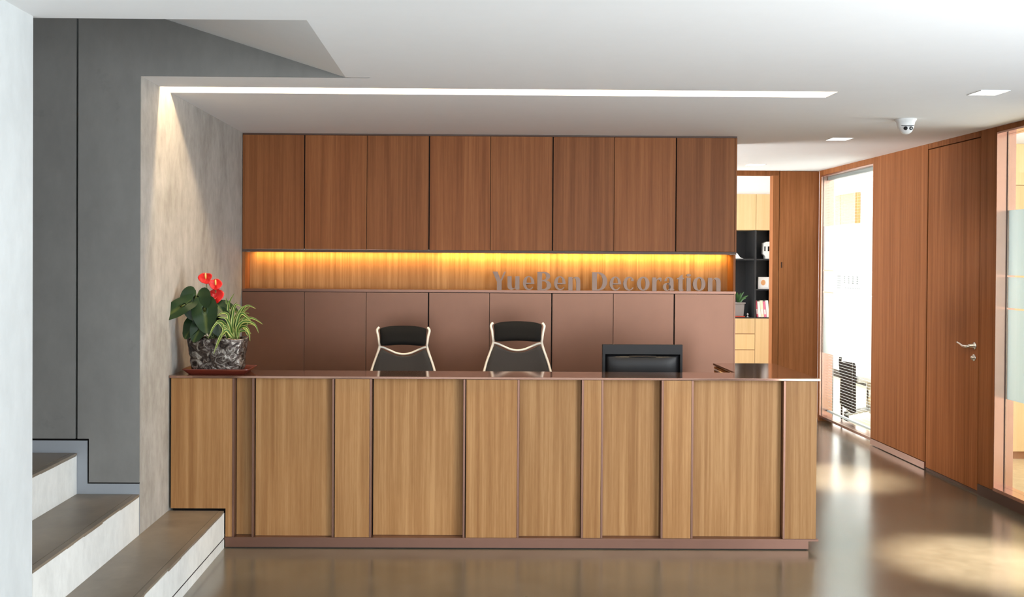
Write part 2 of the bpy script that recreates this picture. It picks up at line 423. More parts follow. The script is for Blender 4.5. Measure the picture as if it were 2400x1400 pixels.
# stairs
sr = empty('staircase', (XC, 4.4, 0), 'concrete stairs with pale risers and brown treads climbing to the left', 'stairs', kind='structure')
def step(x1, x0, k, y0, y1):
    z1 = HS*k
    o = MB().box(x0, x1, y0, y1, 0 if k == 1 else z1-HS-.0, z1-.012)
    s = o.build('step', M['concrete_riser'], sr)
    t = MB().box(x0, x1-.030, y0, y1, z1-.012, z1)
    t.build('tread', M['tread'], s)
    # nosing strip: thin brown bar along the edge with a shallow groove and a few chipped spots
    nb = MB(); yy = y0; random.seed(k)
    while yy < y1-1e-4:
        ln = min(random.uniform(.04, .35), y1-yy)
        nb.box(x1-.028, x1+.0015-random.choice((0, 0, 0, 0, .0015, .004)), yy, yy+ln, z1-.012-random.choice((0, 0, .0015, .003)), z1-.0006)
        yy += ln
    nb.build('nosing', M['tread'], s)
    return s
s1 = step(-1.336, XC, 1, 2.6, YF+.004)
bx('base_joint', M['dark'], -1.337, -1.3352, 2.6, YF, .052, .058, s1)
step(XC, -1.953, 2, 3.873, YS-.001)
step(-1.953, -2.264, 3, 3.873, YS-.001)
step(-2.264, -2.575, 4, 3.873, YS-.001)
step(-2.575, -2.886, 5, 3.873, YS-.001)

# right wall: wood cladding in panels, two glazed openings and a flush door between them
wr = empty('wall_right', (XR, 8, 0), 'wood panelled wall along the right side of the corridor', 'wall', kind='structure')
X2 = 3.64
bx('header', M['wood_wall'], XR, X2, 8.885, YW, 2.452, H, wr)
bx('panel', M['wood_wall'], XR, X2, 10.195, YW, .0, 2.451, wr)
bx('panel', M['wood_wall'], XR, X2, 7.822, 8.883, .062, H, wr)
bx('header', M['wood_wall'], XR, X2, 7.012, 7.818, 2.462, H, wr)
bx('panel', M['wood_wall'], XR, X2, 6.798, 7.006, .075, H, wr)
bx('header', M['wood_wall'], XR, X2, 5.90, 6.796, 2.468, H, wr)
bx('panel', M['wood_wall'], XR, X2, 5.70, 5.898, .075, H, wr)
bx('header', M['white'], XR, X2, -3.0, 5.698, 2.45, H, wr)
bx('backing', M['dark'], X2-.06, X2-.002, 6.82, 8.86, 0, 2.5, wr)
st(bx('baseboard_right', M['copper'], XR-.004, XR+.05, 7.826, 8.884, .006, .058), 'copper coloured kick strip below the wood panel between glass and door', 'baseboard')
st(bx('baseboard_right', M['baseboard'], XR-.002, XR+.09, 5.70, 7.006, .0, .072), 'dark brown baseboard below the large right window', 'baseboard')

d1 = empty('door_1', (XR, 7.4, 0), 'flush wooden door in the panelled right wall with a steel lever handle', 'door', kind='structure')
bx('leaf', M['wood_wall'], XR+.004, XR+.045, 7.018, 7.814, .022, 2.455, d1, .001)
bx('threshold', M['dark_brown'], XR+.006, XR+.06, 7.018, 7.814, .0, .018, d1)
h = MB()
h.lathe([(.004, 0), (.026, 0), (.026, -.006), (.012, -.010), (.010, -.045), (.002, -.045)], (XR+.004, 7.072, 1.018), 20, 'X')
h.tube([(XR-.036, 7.070, 1.016), (XR-.046, 7.085, 1.012), (XR-.048, 7.13, 1.010), (XR-.046, 7.18, 1.022), (XR-.046, 7.215, 1.030), (XR-.046, 7.232, 1.030)],
       [.010, .011, .010, .008, .007, .006], 10)
h.build('lever_handle', M['chrome'], d1)
h = MB(); h.lathe([(.002, 0), (.024, 0), (.025, -.004), (.022, -.008), (.012, -.010), (.011, -.022), (.002, -.022)], (XR+.004, 7.078, .935), 24, 'X')
h.build('lock_cylinder', M['chrome'], d1)

def window(name, label, y0, y1, z0, z1, xg, film_mat, film, far=True, jamb_mat='copper'):
    w = empty(name, (XR, (y0+y1)/2, 0), label, 'window', kind='structure')
    jm = M[jamb_mat]
    bx('jamb', jm, XR+.001, X2, y1-.004, y1, z0, z1, w)
    bx('jamb', jm, XR+.001, X2, y0, y0+.004, z0, z1, w)
    bx('head', jm, XR+.001, X2, y0+.004, y1-.004, z1-.012, z1, w)
    bx('sill', jm, XR-.004, X2, y0-.001, y1-.001, z0-.022, z0, w)
    bx('glass_bead', M['baseboard'], xg-.006, xg-.002, y1-.010, y1-.004, z0, z1-.012, w)
    bx('glass_pane', M['glass'], xg, xg+.010, y0+.004, y1-.005, z0, z1-.012, w)
    for a, b in film:
        bx('frosted_film', film_mat, xg+.0105, xg+.0125, y0+.004, y1-.005, a, b, w)
    return w
BANDS = [(.685, 1.284), (1.296, 1.500), (1.512, 1.945)]
w1 = window('window_1', 'tall glass panel with frosted band and logo at the end of the corridor', 8.885, 10.195, .062, 2.450, 3.536, M['frost'], BANDS)
w2 = window('window_2', 'large glass panel with frosted bands in copper frame beside the wooden door', 5.90, 6.796, .095, 2.466, 3.585, M['frost_side'], BANDS)
# faint grey logo on the clear strip between the frosted bands of the far glass
lg = MB()
def bar(y0, y1, z0, z1): lg.box(3.5345, 3.5355, y0, y1, z0, z1)
for a, b in ((1.445, 1.465), (1.427, 1.438), (1.405, 1.420), (1.385, 1.397), (1.362, 1.376), (1.338, 1.352)):
    bar(9.70, 9.79, a, b)
for k in range(4):
    y = 9.60-k*.105
    for zz in (1.392, 1.412, 1.432, 1.452): bar(y-.025, y+.022, zz, zz+.007)
    bar(y-.006, y+.004, 1.39, 1.462)
for k in range(9): bar(9.56-k*.042, 9.585-k*.042, 1.345, 1.355)
lg.build('logo', plain('faint_logo', (.42, .45, .46), .6), w1)

# glazed street side right of the viewpoint
w3 = empty('window_3', (XR, .2, 0), 'glazed street side right of the viewpoint', 'window', kind='structure')
for y in (-2.9, -.75, 1.4, 3.55, 5.66): bx('mullion', M['bronze'], XR, XR+.08, y-.03, y+.03, .02, 2.42, w3)
bx('sill', M['bronze'], XR, XR+.08, -3, 5.69, 0, .02, w3)
st(bx('wall_front', M['white'], -1.75, XR+.1, -3.5, -3.45, -.1, .05), 'threshold of the glazed entrance side', 'wall')

# back wall of the corridor with the office opening and a flush wood door
bk = empty('wall_back', (2.5, YW, 0), 'wood panelled end wall of the corridor with an opening to the office', 'wall', kind='structure')
bx('header', M['wood_wall'], 1.9, 3.108, YW, YW+.11, 2.456, H, bk)
bx('jamb', M['wood_wall'], 3.047, 3.108, YW, YW+.11, 0, 2.455, bk)
bx('panel', M['wood_wall'], XC, 2.10, YW, YW+.11, 0, H, bk)
bx('backing', M['dark'], 3.10, XR, YW+.05, YW+.10, 0, H, bk)
d2 = empty('door_2', (3.31, YW, 0), 'flush wooden panel door with a small slot pull at the corridor end', 'door', kind='structure')
MB().prism([[(3.113, .02), (XR-.002, .02), (XR-.002, H-.003), (3.113, H-.003)], [(3.132, 1.53), (3.132, 1.585), (3.146, 1.585), (3.146, 1.53)]], YW, YW+.045).build('leaf', M['wood_wall'], d2)
bx('slot_pull', M['dark_brown'], 3.130, 3.148, YW+.012, YW+.02, 1.528, 1.587, d2)

# shells of the rooms behind
wm = M['white_room']
st(bx('wall_right', wm, 5.10, 5.2, 8.45, 15.0, 0, 2.7), 'white far side wall of the room behind the end glass', 'wall')
st(bx('wall_back', wm, XR+.11, 5.2, 15.0, 15.1, 0, 2.7), 'white end wall of the room behind the end glass', 'wall')
st(MB().prism([(3.645, 10.30), (3.69, 10.30), (3.85, 12.35), (3.85, 15.0), (3.80, 15.0), (3.80, 12.36)], 0, 2.7, 'Z').build('wall_left', wm), 'white partition between office and glazed room', 'wall')
st(bx('wall_front', wm, XR+.13, 6.4, 8.35, 8.45, 0, 2.7), 'partition between the two glazed rooms', 'wall')
st(bx('baseboard_side', M['black_plastic'], 5.085, 5.10, 8.46, 14.9, 0, .10), 'black baseboard of the room behind the end glass', 'baseboard')
st(bx('wall_right', wm, 6.4, 6.5, 5.7, 8.45, 0, 2.7), 'white far wall of the side room', 'wall')
st(bx('wall_front', wm, XR+.11, 6.4, 5.68, 5.7, 0, 2.7), 'near wall of the side room', 'wall')
st(bx('wall_back', wm, 1.4, 3.80, 13.0, 13.1, 0, 2.75), 'white wall of the back office', 'wall')
st(bx('wall_left', wm, 1.4, 1.5, YW+.115, 13.0, 0, 2.75), 'white side wall of the back office', 'wall')

# ------------------------------------------------------------------ slot light and downlights
sl = empty('linear_ceiling_light', (.16, 5.545, H), 'long warm linear light recessed in a slot across the ceiling', 'ceiling light')
q = MB()
q.box(XC, 1.964, 5.447, 5.450, H+.001, H+.17); q.box(XC, 1.964, 5.640, 5.643, H+.001, H+.17)
q.box(XC, 1.962, 5.448, 5.642, H+.17, H+.18); q.box(1.962, 1.965, 5.450, 5.640, H+.001, H+.17)
q.build('slot_lining', M['slot'], sl)
MB().tube([(XC+.012, 5.478, H+.140), (1.94, 5.478, H+.140)], .013, 10).build('tube', M['tube'], sl)

def downlight(x, y, label, power):
    e = empty('downlight', (x, y, H), label, 'downlight', 'square recessed downlights')
    a = .072
    fr = MB(); t = .006
    for u0, u1, v0, v1 in ((-a-t, a+t, -a-t, -a), (-a-t, a+t, a, a+t), (-a-t, -a, -a, a), (a, a+t, -a, a)):
        fr.box(x+u0, x+u1, y+v0, y+v1, H-.004, H)
    fr.build('frame', M['white_plastic'], e)
    bx('lens', M['lamp'], x-a, x+a, y-a, y+a, H-.0025, H-.0008, e)
    ld = bpy.data.lights.new('downlight_lamp', 'SPOT'); ld.energy = power; ld.color = (1, .91, .76)
    ld.spot_size = math.radians(30); ld.spot_blend = 1.0; ld.shadow_soft_size = .12
    o = bpy.data.objects.new('downlight_lamp', ld); COL.objects.link(o); o.location = (x, y, H-.02); lamp_child(o, e)
downlight(2.757, 5.43, 'square downlight nearest the viewer, above the lit floor at the right', 1750)
downlight(2.725, 7.535, 'square downlight near the dome camera, second along the corridor', 1150)
downlight(2.69, 9.60, 'faint square downlight at the far end of the corridor ceiling', 150)

# dome camera
dc = empty('security_camera', (2.762, 6.47, H), 'white turret security camera with two dark lenses on the ceiling', 'security camera')
MB().lathe([(.002, H), (.066, H), (.066, H-.006), (.056, H-.020), (.050, H-.045), (.049, H-.058), (.040, H-.060), (.002, H-.060)], (2.762, 6.47, 0), 36).build('housing', M['white_plastic'], dc)
cc = Vector((2.762, 6.462, H-.056)); ball = MB(); pr = [(.001, -.042)]
for k in range(1, 12): pr.append((.042*math.sin(PI*k/12), -.042*math.cos(PI*k/12)))
ball.lathe(pr+[(.001, .042)], cc, 28); bo = ball.build('ball', M['white_plastic'], dc)
aim = (Vector((2.2, 0, 1.2))-cc).normalized()
side = aim.cross(Vector((0, 0, 1))).normalized()
rg = MB()
rg.tube([cc+Vector((0, 0, .006))+.0445*(math.cos(t)*side*1.0+math.sin(t)*aim+Vector((0, 0, .22))) for t in [PI*k/16 for k in range(17)]], .0022, 6)
rg.build('seam_ring', M['slate'], bo)
for sgn, mt in ((1, 'black_gloss'), (-1, 'slate')):
    p = cc+.0355*aim+sgn*.0165*side
    MB().tube([p, p+aim*.0085], .0115, 18).build('lens', M[mt], bo)
p = cc+.0355*aim-.0165*side+aim*.0084
MB().tube([p, p+aim*.001], .004, 12).build('lens_glint', M['white_plastic'], bo)

# ------------------------------------------------------------------ reception counter
rc = empty('reception_counter', (.1, YF, 0), 'long wooden reception counter with recessed front panels and bronze top', 'reception counter')
zb, zp_ = .0635, .935
pan = [(-1.279, -1.186, .050), (-1.170, -.746, .030), (-.729, -.540, 0), (-.522, -.026, .050), (-.008, .272, 0),
       (.287, .626, .036), (.639, .734, 0), (.747, 1.066, .050), (1.079, 1.232, 0), (1.247, 1.741, .042), (1.753, 1.926, 0)]
MB().prism([(-1.628, .219), (-1.328, .219), (-1.328, zb), (-1.293, zb), (-1.293, zp_), (-1.628, zp_)], YF, YF+.02).build('front_panel', M['wood_counter'], rc)
for a, b, d in pan:
    bx('front_panel', M['wood_counter'], a, b, YF+d, YF+d+.02, zb, zp_, rc)
for x0 in (-1.292, -1.1845, -.7445, -.5385, -.0245, .2735, .6275, .7355, 1.0675, 1.2335, 1.7425):
    bx('trim_fin', M['bronze'], x0, x0+.0105, YF-.001, YF+.066, zb, zp_, rc)
bx('backing_board', M['dark'], -1.635, 1.92, YF+.072, YF+.09, .06, zp_, rc)
bx('bottom_plate', M['bronze'], -1.333, 1.940, YF-.004, 5.93, .051, .0625, rc)
bx('plinth', M['bronze'], -1.330, 1.887, YF+.004, 5.90, .006, .051, rc)
bx('plinth_gap', M['dark'], -1.325, 1.88, YF+.012, 5.89, 0, .006, rc)
# L-shaped bronze top: front strip and return
MB().prism([(XC+.004, YF-.006), (1.942, YF-.006), (1.935, 6.452), (1.548, 6.452), (1.548, 5.915), (XC+.004, 5.915)], .937, .950, 'Z').build('counter_top', M['bronze_top'], rc, .0015)
# work surface, its supports and the return cabinet with drawers
bx('work_surface', M['wood_counter'], -1.60, 1.555, 5.70, 6.36, .71, .74, rc)
bx('modesty_panel', M['wood_counter'], -1.60, 1.555, 5.70, 5.72, .06, .71, rc)
bx('end_panel', M['wood_counter'], -1.60, -1.57, 5.73, 6.34, 0, .71, rc)
bx('return_body', M['wood_wall'], 1.572, 1.930, 5.73, 6.445, .06, .935, rc)
bx('return_plinth', M['bronze'], 1.60, 1.90, 5.91, 6.42, .0, .06, rc)
for z0, z1 in ((.775, .930), (.50, .769), (.07, .494)):
    dr = bx('drawer', M['wood_wall'], 1.552, 1.571, 5.935 if z0 > .7 else 6.37, 6.440, z0, z1, rc)
    if z0 > .7:
        hp = MB(); hp.tube([(1.552, 6.08, .919), (1.530, 6.09, .921), (1.522, 6.13, .923), (1.522, 6.29, .923), (1.530, 6.33, .921), (1.552, 6.34, .919)], .008, 8)
        tag(hp.build('handle', M['steel_pull'], dr), 'steel bow handle on the drawer')

# ------------------------------------------------------------------ wall of cabinets behind the counter
uc = empty('upper_cabinet', (.15, YB, 1.642), 'row of eight tall wooden wall cabinet doors above the lit niche', 'cabinet')
xs = [-1.640, -1.192, -.741, -.2895, .155, .607, 1.053, 1.503, 1.945]
bx('body', M['dark'], -1.638, 1.930, YB+.02, 7.98, 1.665, 2.499, uc)
bx('top_trim', M['dark_brown'], -1.640, 1.945, YB+.004, YB+.02, 2.490, 2.501, uc)
bx('bottom_trim', M['dark_brown'], -1.640, 1.945, YB-.001, YB+.05, 1.642, 1.660, uc)
bx('end_panel', M['wood_cabinet'], 1.931, 1.945, YB, 7.98, 1.661, 2.489, uc)
for k in range(8):
    g0 = .0045 if k in (1, 3, 5, 7) else .0018; g1 = .0045 if k in (0, 2, 4, 6) else .0018
    bx('door', M['wood_cabinet'], xs[k]+(g0 if k else .001), xs[k+1]-(g1 if k < 7 else .016), YB, YB+.019, 1.662, 2.488, uc, .0008)
ni = empty('display_niche', (.15, YB, 1.372), 'long open niche between cabinets glowing warm yellow from a hidden strip', 'niche')
bx('back_panel', M['wood_counter'], -1.620, 1.925, 7.602, 7.62, 1.374, 1.66, ni)
bx('side_panel', M['wood_cabinet'], -1.640, -1.621, YB+.004, 7.61, 1.374, 1.641, ni)
bx('side_panel', M['wood_cabinet'], 1.926, 1.941, YB+.004, 7.61, 1.374, 1.641, ni)
bx('ledge', M['bronze'], -1.640, 1.943, YB-.004, 7.62, 1.356, 1.374, ni)
bx('soffit', M['wood_cabinet'], -1.62, 1.925, YB+.05, 7.60, 1.650, 1.662, ni)
bx('led_strip', M['led'], -1.60, 1.90, 7.560, 7.572, 1.645, 1.650, ni)
for x0, x1, p, cl in ((-1.58, -.25, 3.2, (1, .56, .13)), (-.22, .62, 2.9, (1, .64, .14)), (.64, 1.90, 4.0, (1, .66, .14))):
    a = area('led_strip_lamp', ((x0+x1)/2, 7.560, 1.643), (0, .25, -1), x1-x0, .012, p, cl); lamp_child(a, ni)
lc = empty('lower_cabinet', (.15, YB, 0), 'row of eight brown laminate cabinet doors below the niche, behind the chairs', 'cabinet')
bx('body', M['dark'], -1.638, 1.935, YB+.022, 7.98, .06, 1.355, lc)
bx('plinth', M['bronze'], -1.638, 1.930, YB+.05, 7.9, 0, .06, lc)
bx('end_panel', M['bronze_panel'], 1.931, 1.941, YB+.001, 7.98, .061, 1.354, lc)
xl = [-1.640, -1.190, -.742, -.290, .153, .605, 1.052, 1.496, 1.941]
for k in range(8):
    g0 = .0045 if k in (3, 5, 7) else .0016; g1 = .0045 if k in (2, 4, 6) else .0016
    bx('door', M['bronze_panel'], xl[k]+(g0 if k else .001), xl[k+1]-(g1 if k < 7 else .011), YB, YB+.02, .065, 1.352, lc, .001)

# ------------------------------------------------------------------ sign lettering (16 standing bronze letters)
def el(cx, cy, rx, ry, a0=0, a1=360, n=28):
    return [(cx+rx*math.cos(math.radians(a0+(a1-a0)*k/n)), cy+ry*math.sin(math.radians(a0+(a1-a0)*k/n))) for k in range(n if abs(a1-a0) >= 360 else n+1)]
G = {}
G['Y'] = (125, [[[(0, 172), (47, 172), (76, 98), (108, 172), (126, 172), (86, 80), (86, 0), (42, 0), (42, 76)]]])
nn = [(0, 0), (40, 0), (40, 84)]+el(56, 84, 17, 30, 180, 0, 10)+[(74, 84), (74, 0), (113, 0), (113, 88)]+el(76, 90, 37, 38, 0, 110, 10)+[(48, 118), (38, 106), (38, 126), (0, 126)]
G['n'] = (113, [[nn]])
G['u'] = (113, [[[(113-x, 126-y) for x, y in nn]]])
def eglyph():
    out = [(108, 60)]+el(54, 63, 54, 66, 8, 322, 30)+[(92, 30)]+el(62, 62, 34, 53, 318, 184, 14)+[(28, 55), (108, 55)]
    hole = [(36, 66)]+el(56, 66, 22, 54, 176, 4, 12)+[(76, 66)]
    return [[out, hole]]
G['e'] = (108, eglyph())
G['c'] = (108, [[el(54, 63, 54, 66, 38, 322, 30)+[(90, 30)]+el(62, 62, 30, 54, 316, 60, 18)+[(70, 92), (88, 84), (102, 92)]]])
G['o'] = (119, [[el(59.5, 63, 59.5, 66), el(59.5, 63, 22, 55)]])
G['D'] = (142, [[[(0, 0), (58, 0)]+el(58, 86, 84, 86, -90, 90, 24)+[(0, 172)], [(45, 12), (45, 160), (54, 160)]+el(54, 86, 45, 74, 90, -90, 20)+[(54, 12)]]])
G['B'] = (130, [[[(0, 0), (70, 0)]+el(70, 47, 60, 47, -90, 80, 14)+[(88, 93)]+el(66, 132, 54, 40, -50, 90, 14)+[(0, 172)],
                 [(44, 12), (44, 84), (60, 84)]+el(60, 48, 28, 36, 90, -90, 12), [(44, 97), (44, 160), (58, 160)]+el(58, 128.5, 24, 31.5, 90, -90, 12)]])
G['r'] = (88, [[[(0, 0), (40, 0), (40, 82)]+el(60, 84, 20, 22, 180, 60, 6)+[(70, 92), (82, 88), (88, 100), (88, 122), (74, 128), (56, 122), (38, 104), (38, 126), (0, 126)]]])
G['a'] = (112, [[[(64, 0), (104, 0), (112, 10), (102, 14), (102, 88)]+el(58, 86, 44, 42, 0, 160, 14)+[(12, 90), (34, 86), (40, 104)]+el(50, 94, 14, 24, 150, 0, 8)+[(64, 84)]],
                [el(36, 34, 36, 37)+[], el(46, 34, 14, 28)], [[(40, 66), (66, 78), (66, 66), (48, 58)]]])
G['t'] = (66, [[[(16, 20)]+el(40, 20, 24, 22, 180, 300, 8)+[(66, 8), (64, 16), (55, 16), (55, 110), (68, 110), (68, 124), (55, 124), (55, 156), (40, 150), (16, 124), (0, 122), (0, 110), (16, 110)]]])
G['i'] = (43, [[[(2, 0), (42, 0), (42, 126), (2, 126)]], [el(22, 149, 21, 13)]])
k_ = 1/(4*322.0); zl = 1.3745
sg = empty('lettering_sign', (1.0, 7.45, zl), 'raised bronze sign lettering YueBen Decoration standing on the niche ledge', 'sign')
word = list(zip('YueBenDecoration', (55, 195, 340, 475, 632, 765, 988, 1152, 1280, 1408, 1552, 1652, 1783, 1872, 1933, 2075),
                (180, 308, 447, 605, 740, 878, 1130, 1260, 1388, 1527, 1640, 1762, 1848, 1915, 2052, 2195)))
for i, (ch, a, b) in enumerate(word):
    wd_, shapes = G[ch]; mb = MB(); sx = (b-a)/wd_
    for sh in shapes:
        loops = [[(.1735+(a-55+x*sx)*k_, zl+y*k_) for x, y in lp] for lp in sh]
        mb.prism(loops, 7.436, 7.456)
    o = mb.build('letter', M['letter'], sg)
    o.location.z += 0.0 if ch in 'YnDBrit' else .003

# ------------------------------------------------------------------ chairs behind the counter
def spline(pts, n=6):
    out = []; P = [Vector(p) for p in pts]
    for i in range(len(P)-1):
        p0, p1, p2, p3 = P[max(i-1, 0)], P[i], P[i+1], P[min(i+2, len(P)-1)]
        for k in range(n):
            t = k/n
            out.append(.5*((2*p1)+(p2-p0)*t+(2*p0-5*p1+4*p2-p3)*t*t+(3*p1-p0-3*p2+p3)*t**3))
    return out+[P[-1]]
def make_chair(x, y, zt_, label, group):
    """zt_: height of the headrest top"""
    e = empty('office_chair', (x, y, 0), label, 'office chair', group)
    def W(p): return (x+p[0], y+p[1], p[2])
    dz = zt_-1.150
    # white back frame: one tube per side, curved bar and lower loop
    fr = MB()
    for s in (-1, 1):
        pts = [(s*.160, .00, 1.140+dz), (s*.172, -.01, 1.122+dz), (s*.164, -.012, 1.085+dz), (s*.158, -.010, 1.040+dz), (s*.157, 0, 1.012+dz), (s*.172, .005, .960+dz), (s*.200, .0, .880+dz),
               (s*.222, -.02, .790+dz), (s*.226, -.05, .690+dz), (s*.205, -.08, .590+dz), (s*.17, -.12, .52+dz)]
        fr.tube([W(p) for p in spline(pts)], .0085, 10)
    fr.tube([W(p) for p in spline([(-.157, 0, 1.012+dz), (-.132, .0, 1.008+dz), (-.090, .004, .990+dz), (-.046, .006, .971+dz), (0, .008, .964+dz), (.046, .006, .971+dz), (.090, .004, .990+dz), (.132, 0, 1.008+dz), (.157, 0, 1.012+dz)])], .0068, 10)
    fr.tube([W((-.17, -.12, .52+dz)), W((0, -.1, .50+dz)), W((.17, -.12, .52+dz))], .009, 8)
    fr.build('back_frame', M['cream'], e)
    # headrest: padded curved cushion
    hd = MB(); nu, nv = 22, 14; vs = []
    for sidez in (-1, 1):
        for j in range(nv+1):
            for i in range(nu+1):
                u = -1+2*i/nu; v = -1+2*j/nv
                hw = .150+.010*max(0, v)**2
                xx = hw*u*(1-.06*abs(v)**6)
                zc = 1.079+dz+.064*v*(1-.13*abs(u)**5)
                zc += (.010*(1-u*u) if v > 0 else .012*(1-u*u))*abs(v)
                bul = (1-abs(u)**6)*(1-abs(v)**4)
                vs.append(W((xx, -.012+.02*(u*u)*-.6+sidez*(.004+.020*bul), zc)))
    st_ = (nu+1)*(nv+1); fs = []
    for sidez in (0, 1):
        for j in range(nv):
            for i in range(nu):
                a = sidez*st_+j*(nu+1)+i; fs.append((a, a+1, a+nu+2, a+nu+1))
    bd = [i for i in range(nu+1)]+[j*(nu+1)+nu for j in range(1, nv+1)]+[nv*(nu+1)+i for i in range(nu-1, -1, -1)]+[j*(nu+1) for j in range(nv-1, 0, -1)]
    for i in range(len(bd)):
        a, b = bd[i], bd[(i+1) % len(bd)]; fs.append((a, b, b+st_, a+st_))
    hd.add(vs, fs, True); hd.build('headrest', M['black_fabric'], e)
    # mesh back between the side tubes
    ms = MB(); rows = [(1.000, .140), (.985, .152), (.960, .164), (.880, .192), (.790, .214), (.690, .218), (.590, .198), (.535, .168)]
    nu = 12; vs = []
    for (zz, hw) in rows:
        for i in range(nu+1):
            u = -1+2*i/nu
            top = max(0.0, min(1.0, (zz-.88)/.12))
            vs.append(W((hw*u, .014*(1-u*u)-.008-(.9-zz)*.12*(zz < .9), zz-.050*(1-u*u)*top+dz)))
    fs = [(j*(nu+1)+i, j*(nu+1)+i+1, (j+1)*(nu+1)+i+1, (j+1)*(nu+1)+i) for j in range(len(rows)-1) for i in range(nu)]
    ms.add(vs, fs, True); ms.build('back_mesh', M['black_mesh'], e, solid=.006)
    # seat, column, base, casters, arms
    se = MB(); sw, sd = .245, .24
    ring = []
    prof = [(.80, .455), (.97, .462), (1.0, .478), (.985, .500), (.88, .512), (.5, .508), (.02, .504)]
    for r_, zz in prof:
        for k in range(32):
            t = 2*PI*k/32; cx_, sy_ = math.cos(t), math.sin(t)
            px = sw*math.copysign(abs(cx_)**.5, cx_)*r_; py = sd*math.copysign(abs(sy_)**.5, sy_)*r_-.24
            ring.append(W((px, py, zz-.015+dz)))
    fs = [(i*32+k, i*32+(k+1) % 32, (i+1)*32+(k+1) % 32, (i+1)*32+k) for i in range(len(prof)-1) for k in range(32)]+[tuple(reversed(range(32)))]
    se.add(ring, fs, True); se.build('seat', M['black_fabric'], e)
    MB().lathe([(.002, .10), (.030, .10), (.030, .26), (.018, .262), (.018, .44+dz), (.10, .445+dz), (.002, .446+dz)], W((0, -.22, 0)), 18).build('gas_lift', M['black_plastic'], e)
    ba = MB()
    for k in range(5):
        t = 2*PI*k/5+.3; d = Vector((math.cos(t), math.sin(t), 0)); p0 = Vector(W((0, -.22, .115)))
        ba.tube([p0, p0+d*.15+Vector((0, 0, -.005)), p0+d*.30+Vector((0, 0, -.045))], [.026, .020, .014], 8)
    ba.build('star_base', M['cream'], e)
    for k in range(5):
        t = 2*PI*k/5+.3; d = Vector((math.cos(t), math.sin(t), 0)); p0 = Vector(W((0, -.22, 0)))+d*.30
        n_ = Vector((-d.y, d.x, 0)); cm = MB()
        cm.tube([p0-n_*.022+Vector((0, 0, .028)), p0-n_*.006+Vector((0, 0, .028))], .028, 16)
        cm.tube([p0+n_*.006+Vector((0, 0, .028)), p0+n_*.022+Vector((0, 0, .028))], .028, 16)
        cm.tube([p0+Vector((0, 0, .028)), p0+Vector((0, 0, .072))], .007, 8)
        cm.build('caster', M['black_plastic'], e)
    return e
make_chair(-.428, 6.75, 1.154, 'black and cream office chair behind the counter, lower of the two, nearer the plant', 'office chairs behind the counter')
make_chair(.318, 6.60, 1.197, 'black and cream office chair behind the counter, taller of the two, nearer the monitor', 'office chairs behind the counter')

# ------------------------------------------------------------------ monitor (its back faces the lobby)
mo = empty('computer_monitor', (1.05, 6.15, .74), 'black flat computer monitor seen from behind on the desk', 'monitor')
x0, x1, z0, z1 = .808, 1.291, .79, 1.090
MB().prism([[(x0, z0), (x1, z0), (x1, z1), (x0, z1)], [(x0+.017, z0+.012), (x0+.017, z1-.060), (x1-.015, z1-.060), (x1-.015, z0+.012)]], 6.148, 6.172).build('bezel', M['black_plastic'], mo, .002)
bm_ = MB(); nu, nv = 16, 12; vs = []
for j in range(nv+1):
    for i in range(nu+1):
        u = -1+2*i/nu; v = -1+2*j/nv
        bul = (1-abs(u)**5)*(1-abs(v)**5)
        vs.append(((x0+x1)/2+.001+u*(.5*(x1-x0)-.0165), 6.163-.022*bul, (z0+z1)/2-.024+v*(.5*(z1-z0)-.0365)))
bm_.add(vs, [(j*(nu+1)+i, j*(nu+1)+i+1, (j+1)*(nu+1)+i+1, (j+1)*(nu+1)+i) for j in range(nv) for i in range(nu)], True)
bm_.build('rear_cover', M['black_gloss'], mo, solid=.003)
MB().tube([(.97, 6.146, 1.022), (1.13, 6.146, 1.022)], .003, 8).build('vent_lip', M['black_plastic'], mo)
bx('screen', M['charcoal'], x0+.012, x1-.012, 6.1722, 6.1742, z0+.012, z1-.012, mo)
bx('neck', M['black_plastic'], 1.02, 1.08, 6.125, 6.145, .75, .90, mo, .003)
MB().lathe([(.002, .74), (.105, .74), (.105, .747), (.03, .757), (.002, .757)], (1.05, 6.15, 0), 28).build('stand_base', M['black_plastic'], mo)

# ------------------------------------------------------------------ plant on the counter
px, py, pz = -1.408, 5.775, .9505
tr = empty('plant_tray', (px+.012, py, pz), 'red-brown plastic tray under the potted plant on the counter end', 'tray')
tb = MB()
def rr(w, d, r, z, n=5):
    o = []
    for cx_, cy_, a in ((w-r, d-r, 0), (-(w-r), d-r, 90), (-(w-r), -(d-r), 180), (w-r, -(d-r), 270)):
        for k in range(n+1):
            t = math.radians(a+90*k/n); o.append((px+.012+cx_+r*math.cos(t), py+cy_+r*math.sin(t), z))
    return o
rings = [rr(.155, .100, .02, pz), rr(.182, .120, .022, pz+.030), rr(.186, .123, .022, pz+.031), rr(.186, .123, .022, pz+.027), rr(.160, .105, .02, pz+.005), rr(.02, .02, .01, pz+.005)]
vs = [p for r_ in rings for p in r_]; n = len(rings[0])
tb.add(vs, [(i*n+k, i*n+(k+1) % n, (i+1)*n+(k+1) % n, (i+1)*n+k) for i in range(len(rings)-1) for k in range(n)]+[tuple(reversed(range(n))), tuple(range(5*n, 6*n))])
tb.build('tray_shell', M['saucer'], tr)

